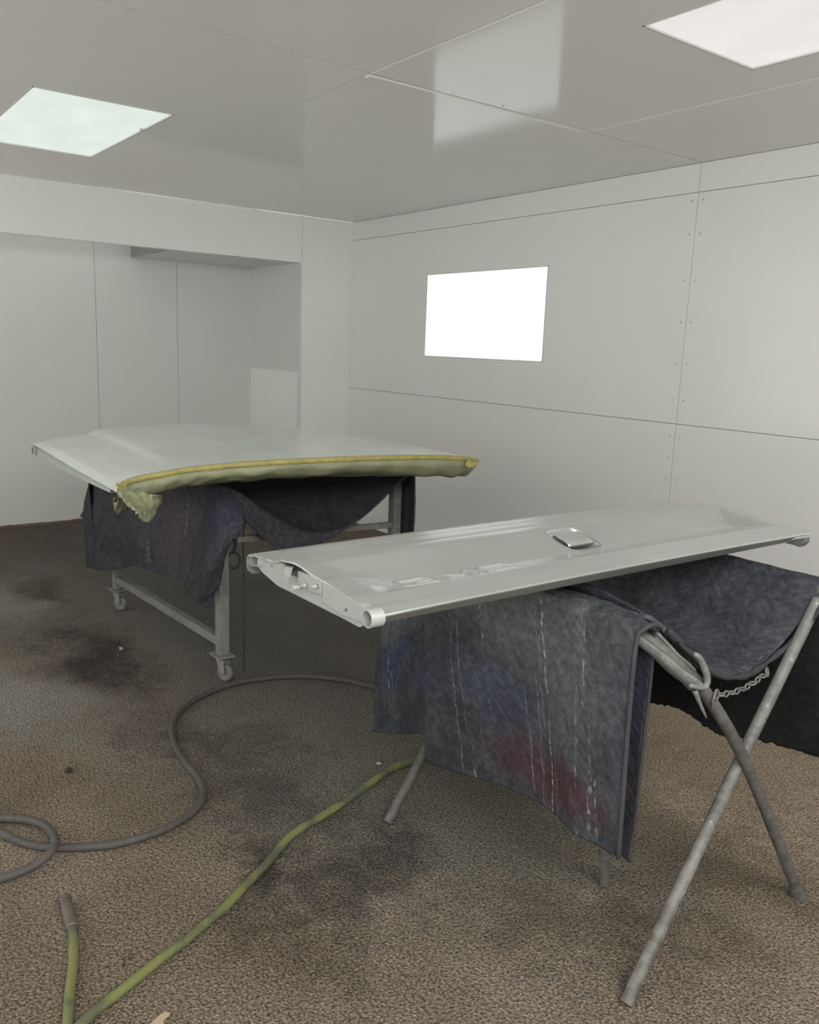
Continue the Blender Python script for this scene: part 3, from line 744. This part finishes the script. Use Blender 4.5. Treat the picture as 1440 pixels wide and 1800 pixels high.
def bar(name, a, b, w_=.02, m=M_TBL, parent=TB):
    a, b = Vector(a), Vector(b); t = (b - a).normalized(); s = t.cross(Vector((0, 0, 1))).normalized(); u = s.cross(t)
    bm = bmesh.new(); A = [bm.verts.new(a + s * i * w_ + u * j * w_) for i, j in ((-1, -1), (1, -1), (1, 1), (-1, 1))]; B = [bm.verts.new(b + s * i * w_ + u * j * w_) for i, j in ((-1, -1), (1, -1), (1, 1), (-1, 1))]
    bm.faces.new(A); bm.faces.new(B)
    for k in range(4): bm.faces.new((A[k], A[(k + 1) % 4], B[(k + 1) % 4], B[k]))
    bevel(bm, .003, 1); return obj(name, bm, m, parent)
bar('stretcher', (1.6, -2.524, .185), (2.80, -2.456, .185))
bar('stretcher', (1.515, -1.49, .185), (2.726, -1.456, .185))
for a, b in (((1.575, -2.5, .87), (1.495, -1.515, .87)), ((2.30, -2.45, .87), (2.26, -1.50, .87)), ((1.6, -2.524, .87), (2.80, -2.456, .87)), ((1.515, -1.49, .87), (2.726, -1.456, .87))):
    bar('top_rail', a, b, .024)
bar('cross_rung', (2.818, -2.43, .655), (2.757, -1.48, .625), .014)
keep(TB)

# quilt draped over the near side of the table
def P3(px, py, y): return hy(px, py, y)
rows = [
 [(1.44, -2.40, .925), (1.58, -2.42, .930), (1.9, -2.42, .930), (2.3, -2.42, .930), (2.6, -2.42, .930), (2.80, -2.42, .932), (2.86, -2.38, .93)],
 [(1.40, -2.51, .915), (1.56, -2.56, .925), (1.9, -2.55, .925), (2.3, -2.54, .925), (2.6, -2.53, .925), (2.83, -2.50, .930), (2.885, -2.44, .925)],
 [P3(150, 880, -2.60), P3(196, 880, -2.63), P3(240, 880, -2.585), P3(290, 885, -2.56), P3(338, 890, -2.55), P3(382, 895, -2.545), P3(412, 885, -2.50)],
 [P3(150, 940, -2.61), P3(186, 940, -2.65), P3(240, 940, -2.60), P3(290, 950, -2.57), P3(333, 955, -2.56), P3(374, 975, -2.575), P3(408, 925, -2.49)],
 [P3(152, 997, -2.61), P3(188, 1002, -2.66), P3(243, 995, -2.61), P3(292, 1014, -2.58), P3(330, 1022, -2.565), P3(366, 1066, -2.585), P3(398, 965, -2.50)],
]
bm = surf(rows, 130, 90, wrinkle(.010, 7, 4))
Q3 = tag(obj('moving_blanket', bm, M_QP, smooth=True), 'purple grey quilted blanket hanging over the left side of the rolling table', 'blanket'); solid(Q3, .010)
rows = [[(x, y, .93 + .002 * math.sin(x * 9 + y * 5)) for x in (1.46, 1.8, 2.1, 2.26)] for y in (-2.42, -2.1, -1.75, -1.42)]
bm = surf(rows, 30, 30, wrinkle(.003, 5, 6)); solid(obj('top_layer', bm, M_QP2, Q3, smooth=True), .008)
# small outer fold standing off at the left end
rows = [[(1.44, -2.42, .93), (1.42, -2.50, .92), (1.43, -2.56, .90)], [(1.34, -2.48, .80), (1.33, -2.56, .78), (1.42, -2.62, .74)], [P3(142, 908, -2.56), P3(150, 915, -2.60), P3(166, 928, -2.64)]]
bm = surf(rows, 14, 24, wrinkle(.006, 10, 8)); solid(obj('corner_fold', bm, M_QP, Q3, smooth=True), .009)
# front corner flap
rows = [[P3(383, 846, -2.50), P3(386, 847, -2.50), P3(394, 851, -2.49)],
        [P3(368, 890, -2.575), P3(386, 890, -2.615), P3(422, 888, -2.54)],
        [P3(350, 950, -2.60), P3(380, 945, -2.655), P3(424, 928, -2.60)],
        [P3(336, 1000, -2.61), P3(365, 1000, -2.67), P3(400, 965, -2.63)],
        [P3(324, 1030, -2.61), P3(350, 1056, -2.66), P3(386, 1030, -2.63)]]
bm = surf(rows, 40, 60, wrinkle(.008, 11, 12))
tag(solid(obj('corner_flap', bm, M_QP, Q3, smooth=True), .010), 'paint speckled corner flap of the blanket')
# swag slung between the two right-hand legs
def swag(s): return .925 - .275 * (math.sin(math.pi * min(1, s)) ** 1.15)
rows = []
for x, k, dz in ((2.22, .0, 0), (2.35, .25, 0), (2.6, .70, 0), (2.78, .93, 0), (2.875, 1.0, 0)):
    row = []
    for s in (0, .1, .2, .3, .4, .5, .6, .7, .8, .9, 1):
        y = -2.47 + 1.02 * s; z = .925 - (.925 - swag(s)) * k
        row.append((x, y, z))
    rows.append(row)
hem = []
for s in (0, .1, .2, .3, .4, .5, .6, .7, .8, .9, 1):
    y = -2.47 + 1.02 * s; hgt = [.0, .10, .125, .11, .07, .04, .01, .004, .002, .002, .0][round(s * 10)]
    hem.append((2.882, y, swag(s) - hgt * .98 - .002))
rows.append(hem)
bm = surf(rows, 120, 60, wrinkle(.006, 6, 20))
Q4 = tag(obj('moving_blanket', bm, M_QP2, smooth=True), 'plain charcoal violet blanket sagging like a hammock along the table end', 'blanket'); solid(Q4, .008)
rows = [[(2.70, -1.40, .925), (2.80, -1.41, .93), (2.885, -1.44, .925)], [(2.70, -1.385, .75), (2.80, -1.395, .74), (2.89, -1.432, .74)], [(2.70, -1.385, .50), (2.80, -1.39, .47), (2.885, -1.43, .45)]]
bm = surf(rows, 20, 40, wrinkle(.004, 9, 30)); solid(obj('end_drop', bm, M_QP2, Q4, smooth=True), .008)
# cord hanging from the table corner
bm = bmesh.new(); c = hy(428, 945, -2.35); d = hz(429, 1178, .004)
pts = [Vector((2.875, -2.34, .80)), c + Vector((0, 0, .02)), c.lerp(d, .35) + Vector((.004, 0, 0)), c.lerp(d, .7), d]
tube(bm, spline(pts, 50), .0038, 8)
tag(obj('hanging_cord', bm, M_QP2, smooth=True), 'thin dark cord hanging from the rolling table corner to the carpet', 'cord')
bm = bmesh.new(); cL = hx(411, 985, 2.84); torus(bm, cL, (.8, -.5, .1), .028, .006, 24, 8, sx=1.3); tube(bm, spline([cL + Vector((0, 0, .035)), cL + Vector((0, .01, .08)), Vector((2.85, -2.40, .70))], 12), .008, 8)
tag(obj('strap_loop', bm, M_QP2, smooth=True), 'dark strap loop dangling below the swagged blanket corner', 'strap')

# ================================================================= HOOD
M_HOOD = tgmat('pale_green_silver_base_coat', (.74, .79, .75), .2, .19)
M_TAPE = NT('yellow_masking_tape'); p_ = M_TAPE.co(); M_TAPE = M_TAPE.fin(M_TAPE.mix(M_TAPE.ramp(M_TAPE.noise(p_, 25, 3), .3, .7), (.43, .37, .12), (.31, .28, .10)), .55, 0, M_TAPE.bump(M_TAPE.noise(p_, 160, 3), .3, .002))
M_PAPER = NT('greenish_masking_paper'); p_ = M_PAPER.co(); M_PAPER = M_PAPER.fin(M_PAPER.mix(M_PAPER.ramp(M_PAPER.noise(p_, 9, 4), .3, .7), (.30, .315, .19), (.23, .24, .15)), .5, 0, M_PAPER.bump(M_PAPER.noise(p_, 30, 4, .6), .5, .006))
HB = [(213, 850, 1.000), (228, 842, 1.010), (250, 836, 1.020), (290, 829, 1.031), (330, 822, 1.042), (410, 814, 1.053), (500, 808, 1.062), (640, 802, 1.064), (760, 800, 1.052), (820, 803, 1.033), (838, 808, 1.018)]
front = [hz(205, 864, .985)] + [hz(a, b, z) for a, b, z in HB]
fr = spline(front, 300)
y0, y1 = fr[0].y, fr[-1].y
def rear(s):
    y = -3.015 + (y1 + .05 + 3.015) * s
    z = 1.008 + .052 * (1 - abs(2 * s - 1) ** 2.4); x = 1.90 - .14 * math.sin(math.pi * s) ** .8
    return Vector((x, y, z))
bm = bmesh.new(); NT_ = 100; grid = []
for j in range(NT_ + 1):
    t = j / NT_; row = []
    for i, f in enumerate(fr):
        s = max(0, min(1, (f.y - y0) / (y1 - y0))); r_ = rear(s); p = r_.lerp(f, t)
        p.z += .012 * math.sin(math.pi * t) * (1 if s > .02 else s / .02)
        # pressed character lines: raised centre dome with softly rolled flanks
        e0 = .175 - .02 * t
        k = 1 / (1 + math.exp(-(s - e0) / .007)) * 1 / (1 + math.exp((s - .84) / .007)); p.z += .013 * (k - .5) * min(1, 2.2 * (1.0 - t))
        g = 1 / (1 + math.exp(-(s - .53) / .006)); p.z -= .009 * (g - .5) * max(0, 1 - t * 1.4) * (1 - s) * 2
        row.append(bm.verts.new(p))
    grid.append(row)
for j in range(NT_):
    for i in range(len(fr) - 1): bm.faces.new((grid[j][i], grid[j][i + 1], grid[j + 1][i + 1], grid[j + 1][i]))
HD = empty('car_hood', (2.5, -2.15, .94)); tag(HD, 'pale silver green car hood lying on the quilted table, front edge masked', 'hood')
o = obj('outer_skin', bm, M_HOOD, HD, smooth=True); solid(o, .006, -1)
if o.data.polygons[100].normal.z < 0: o.data.flip_normals()
# inner frame under the skin, seen along the left side
bm = bmesh.new()
rowA, rowB, rowC, rowD = [], [], [], []
for j in range(NT_ + 1):
    t = j / NT_
    if t < .05 or t > .93: continue
    f = fr[0]; r_ = rear(0); p = r_.lerp(f, t); p.z += .012 * math.sin(math.pi * t) * 0
    dd = .046 * (1 - t) ** .8 + .006
    rowA.append(bm.verts.new(p + Vector((0, .006, -.008)))); rowB.append(bm.verts.new(p + Vector((0, .004, -.008 - dd)))); rowC.append(bm.verts.new(p + Vector((0, .05, -.012 - dd)))); rowD.append(bm.verts.new(p + Vector((0, .12, -.010))))
for a, b in ((rowA, rowB), (rowB, rowC), (rowC, rowD)):
    for k in range(len(a) - 1): bm.faces.new((a[k], a[k + 1], b[k + 1], b[k]))
solid(obj('inner_frame', bm, M_TG2, HD, auto=30), .003)
# hinge end bracket at the far left corner
pA = rear(0)
bm = bmesh.new(); box(bm, (pA.x - .01, pA.y - .004, pA.z - .052), (pA.x + .05, pA.y + .07, pA.z - .008)); bevel(bm, .004)
for f in list(bm.faces):
    pass
obj('hinge_mount', bm, M_TG2, HD)
bm = bmesh.new(); box(bm, (pA.x + .0, pA.y - .006, pA.z - .045), (pA.x + .028, pA.y - .003, pA.z - .016)); obj('hinge_slot', bm, M_TGD, HD)
# tape band, then crumpled paper tucked underneath
nf = len(fr)
def down(i): return 1.0
tape = []; pap = []
DR = [(0, .03), (.06, .08), (.14, .115), (.24, .105), (.36, .070), (.5, .062), (.7, .062), (.86, .090), (.94, .08), (1, .01)]
bm = bmesh.new(); bp = bmesh.new(); pt = None; pp = None
for i in range(6, nf, 1):
    f = fr[i]; s = i / (nf - 1); tg = (fr[min(i + 1, nf - 1)] - fr[i - 1]).normalized(); out = Vector((1, 0, 0)).lerp(Vector((tg.y, -tg.x, 0)), .3 if 24 < i < nf - 18 else 0).normalized()
    nz = noise.noise(Vector((s * 22, 0, 0))); n2 = noise.noise(Vector((s * 55, 4, 0)))
    a = [f + Vector((0, 0, .0015)) - out * .006, f + out * .003 + Vector((0, 0, -.001)), f + out * .004 + Vector((0, 0, -.012)), f + out * .002 + Vector((0, 0, -.022 - .003 * n2))]
    cur = [bm.verts.new(p) for p in a]
    if pt:
        for k in range(3): bm.faces.new((pt[k], pt[k + 1], cur[k + 1], cur[k]))
    pt = cur
    d = lerp_tab(DR, s); c = []
    base = f + out * .000 + Vector((0, 0, -.018))
    NR = 16
    for k in range(NR + 1):
        q = k / NR
        if q <= .5:
            w_ = q / .5; p = base + out * (.014 * math.sin(w_ * 3.14) + .010 * noise.noise(Vector((s * 16, w_ * 2.5, 7))) * w_) + Vector((0, 0, -d * w_)) - out * .05 * w_ * w_
        else:
            w_ = (q - .5) / .5; p = base - out * (.05 + .30 * w_ * min(1, max(.0, (s - .16) * 5), max(.1, (1 - s) * 6))) + Vector((0, 0, -d - .065 * w_ * (1 if .2 < s < .85 else .2)))
        p += Vector((noise.noise(Vector((s * 30, q * 6, 1))), 0, noise.noise(Vector((s * 30, q * 6, 5))))) * .009 * min(1, q * 3)
        p.z = max(p.z, .940) if q > .5 else p.z
        c.append(bp.verts.new(p))
    if pp:
        for k in range(NR): bp.faces.new((pp[k], pp[k + 1], c[k + 1], c[k]))
    pp = c
solid(obj('masking_tape', bm, M_TAPE, HD, smooth=True), .0012, 1)
solid(obj('masking_paper', bp, M_PAPER, HD, smooth=True), .001)
# crumpled paper end tied at the near corner
rows = [[hz(205, 862, .99), hz(222, 862, .985), hz(262, 868, .97), hz(285, 872, .96)],
        [hy(212, 874, -3.03), hy(232, 885, -3.0), hy(262, 885, -2.93), hy(284, 884, -2.86)],
        [hy(226, 882, -3.03), hy(240, 898, -3.01), hy(262, 900, -2.94), hy(276, 898, -2.88)],
        [hy(236, 894, -3.02), hy(246, 912, -3.01), hy(258, 918, -2.97), hy(268, 912, -2.93)]]
bm = surf(rows, 30, 30, lambda p, n, a, b, U, V: p + n * .016 * noise.noise(Vector((U * 40, V * 30, 3))))
tag(solid(obj('paper_tail', bm, M_PAPER, HD, smooth=True), .001), 'crumpled tail of masking paper at the near corner')
rows = [[hz(206, 850, 1.0), hz(214, 848, 1.0), hz(222, 846, 1.005)], [hz(206, 860, .985), hz(216, 860, .985), hz(226, 858, .985)], [hz(210, 872, .965), hz(219, 876, .96), hz(230, 874, .96)]]
bm = surf(rows, 14, 14, lambda p, n, a, b, U, V: p + n * .008 * noise.noise(Vector((U * 90, V * 60, 9))) + Vector((.006, -.006, 0)))
solid(obj('tape_wrap', bm, M_TAPE, HD, smooth=True), .0015)
rows = [[hz(822, 803, 1.032), hz(832, 805, 1.024), hz(841, 808, 1.018)], [hz(818, 812, 1.012), hz(830, 814, 1.006), hz(840, 813, 1.008)], [hz(816, 820, .99), hz(825, 822, .985), hz(836, 818, .995)]]
bm = surf(rows, 14, 14, lambda p, n, a, b, U, V: p + n * .005 * noise.noise(Vector((U * 90, V * 60, 9))) + Vector((.006, 0, 0)))
solid(obj('tape_wrap', bm, M_TAPE, HD, smooth=True), .0015)
keep(HD)

# ================================================================= HOSES
M_HG = grimy('dusty_grey_rubber', (.088, .080, .073), (.062, .057, .053), .7, 60, .3)
def greenm():
    t = NT('lime_hose_with_grime'); p = t.co(); n = t.noise(p, 7, 4, .6); f = t.noise(p, 90, 4)
    c = t.mix(t.ramp(n, .42, .60), (.165, .18, .058), (.085, .092, .058)); c = t.mix(t.math('MULTIPLY', t.ramp(f, .45, .7), .35), c, (.09, .09, .06))
    return t.fin(c, .5, 0, t.bump(f, .2, .002))
M_HGR = greenm()
def hose(name, px, r, m, n, bumps=()):
    pts = []
    for a, b, *z in px:
        zz = r * .92 + (z[0] if z else 0); pts.append(hz(a, b, zz))
    bm = bmesh.new(); tube(bm, spline(pts, n), r, 14); return obj(name, bm, m, smooth=True)
gp = [(820, 1265), (760, 1245), (700, 1222), (640, 1203), (600, 1195), (540, 1189), (480, 1191), (420, 1200), (370, 1216), (326, 1241), (304, 1272), (306, 1306), (327, 1342), (350, 1370), (357, 1396), (346, 1420), (310, 1447),
      (250, 1472), (180, 1487), (100, 1490), (50, 1484), (0, 1464), (-60, 1430), (-110, 1400), (-90, 1385), (-40, 1430, .002), (0, 1438, .006), (40, 1440, .012), (76, 1450, .020), (96, 1472, .027), (92, 1494, .027), (66, 1518, .016), (35, 1533, .006), (0, 1545), (-60, 1560), (-160, 1575)]
tag(hose('air_hose', gp, .0125, M_HG, 420), 'grey rubber air hose snaking in an S past the table caster and looping at left', 'hose')
gg = [(1000, 1300), (900, 1300), (820, 1306), (740, 1334), (690, 1351), (640, 1385), (585, 1423), (530, 1456), (502, 1478), (470, 1517), (432, 1556), (400, 1590), (340, 1642), (280, 1688), (215, 1740), (150, 1793), (95, 1860), (55, 1930), (70, 1990), (104, 1940), (116, 1860), (119, 1800), (122, 1750), (128, 1700), (129, 1660), (127, 1628)]
gh = tag(hose('air_hose', gg, .0125, M_HGR, 420), 'lime green air hose running diagonally across the carpet with a ribbed end fitting', 'hose')
bm = bmesh.new(); a, b = hz(127, 1632, .012), hz(114, 1580, .015); N_ = 60; pts = [a.lerp(b, i / N_) for i in range(N_ + 1)]
tube(bm, pts, .0165, 18, rf=lambda t: (1.0 + (.07 * math.sin(t * 2 * math.pi * 11) if t < .68 else 0)) * (1.0 if t < .7 else (.92 if t < .93 else 1.02)))
tag(obj('hose_fitting', bm, grimy('brown_metal_fitting', (.12, .10, .085), (.08, .068, .06), .45, 80, .3), gh, smooth=True), 'ribbed brown metal end fitting')
bm = bmesh.new(); t_ = (b - a).normalized(); cyl(bm, b - t_ * .002, b + t_ * .0015, .012, 18); obj('fitting_bore', bm, M_TGD, gh)

# ================================================================= SMALL DEBRIS
def scrap(name, px, z, m, label, cat, t=.002, seed=0):
    bm = bmesh.new(); P = [hz(a, b, z) for a, b in px]
    f = [bm.verts.new(p + Vector((0, 0, .004 * noise.noise(p * 40)))) for p in P]; g = [bm.verts.new(v.co + Vector((0, 0, t))) for v in f]
    bm.faces.new(f); bm.faces.new(g)
    for i in range(len(f)): bm.faces.new((f[i], f[(i + 1) % len(f)], g[(i + 1) % len(f)], g[i]))
    tag(obj(name, bm, m), label, cat)
M_KRAFT = paint_metal('tan_cardboard', (.36, .29, .19), .8, 0)
M_CHIP = paint_metal('white_chip', (.5, .5, .47), .6, 0)
M_RAG = paint_metal('dark_scrap', (.03, .03, .022), .8, 0)
scrap('cardboard_scrap', [(264, 1800), (283, 1783), (290, 1779), (300, 1784), (287, 1796), (289, 1802), (278, 1812)], .004, M_KRAFT, 'folded tan cardboard scrap at the bottom edge beside the green hose', 'scrap')
scrap('dark_scrap', [(113, 1356), (120, 1351), (128, 1354), (126, 1358), (117, 1360)], .004, M_RAG, 'small dark scrap lying on the beige carpet left of the grey hose', 'scrap', .005)
scrap('white_chip', [(661, 1342), (668, 1341), (670, 1344), (664, 1345)], .004, M_CHIP, 'tiny white chip on the carpet near the green hose', 'chip')
scrap('white_chip', [(209, 1139), (214, 1138), (216, 1141), (211, 1142)], .004, M_CHIP, 'tiny white chip on the dark carpet below the table stretcher', 'chip')

for o in bpy.data.objects:
    if o.parent: continue
    n_ = o.name.split('.')[0]
    g = {'moving_blanket': 'quilted blankets draped over the stand and table', 'ceiling_light': 'flush ceiling light panels', 'air_hose': 'air hoses lying on the carpet', 'white_chip': 'white chips on the carpet'}.get(n_)
    if g: o['group'] = g
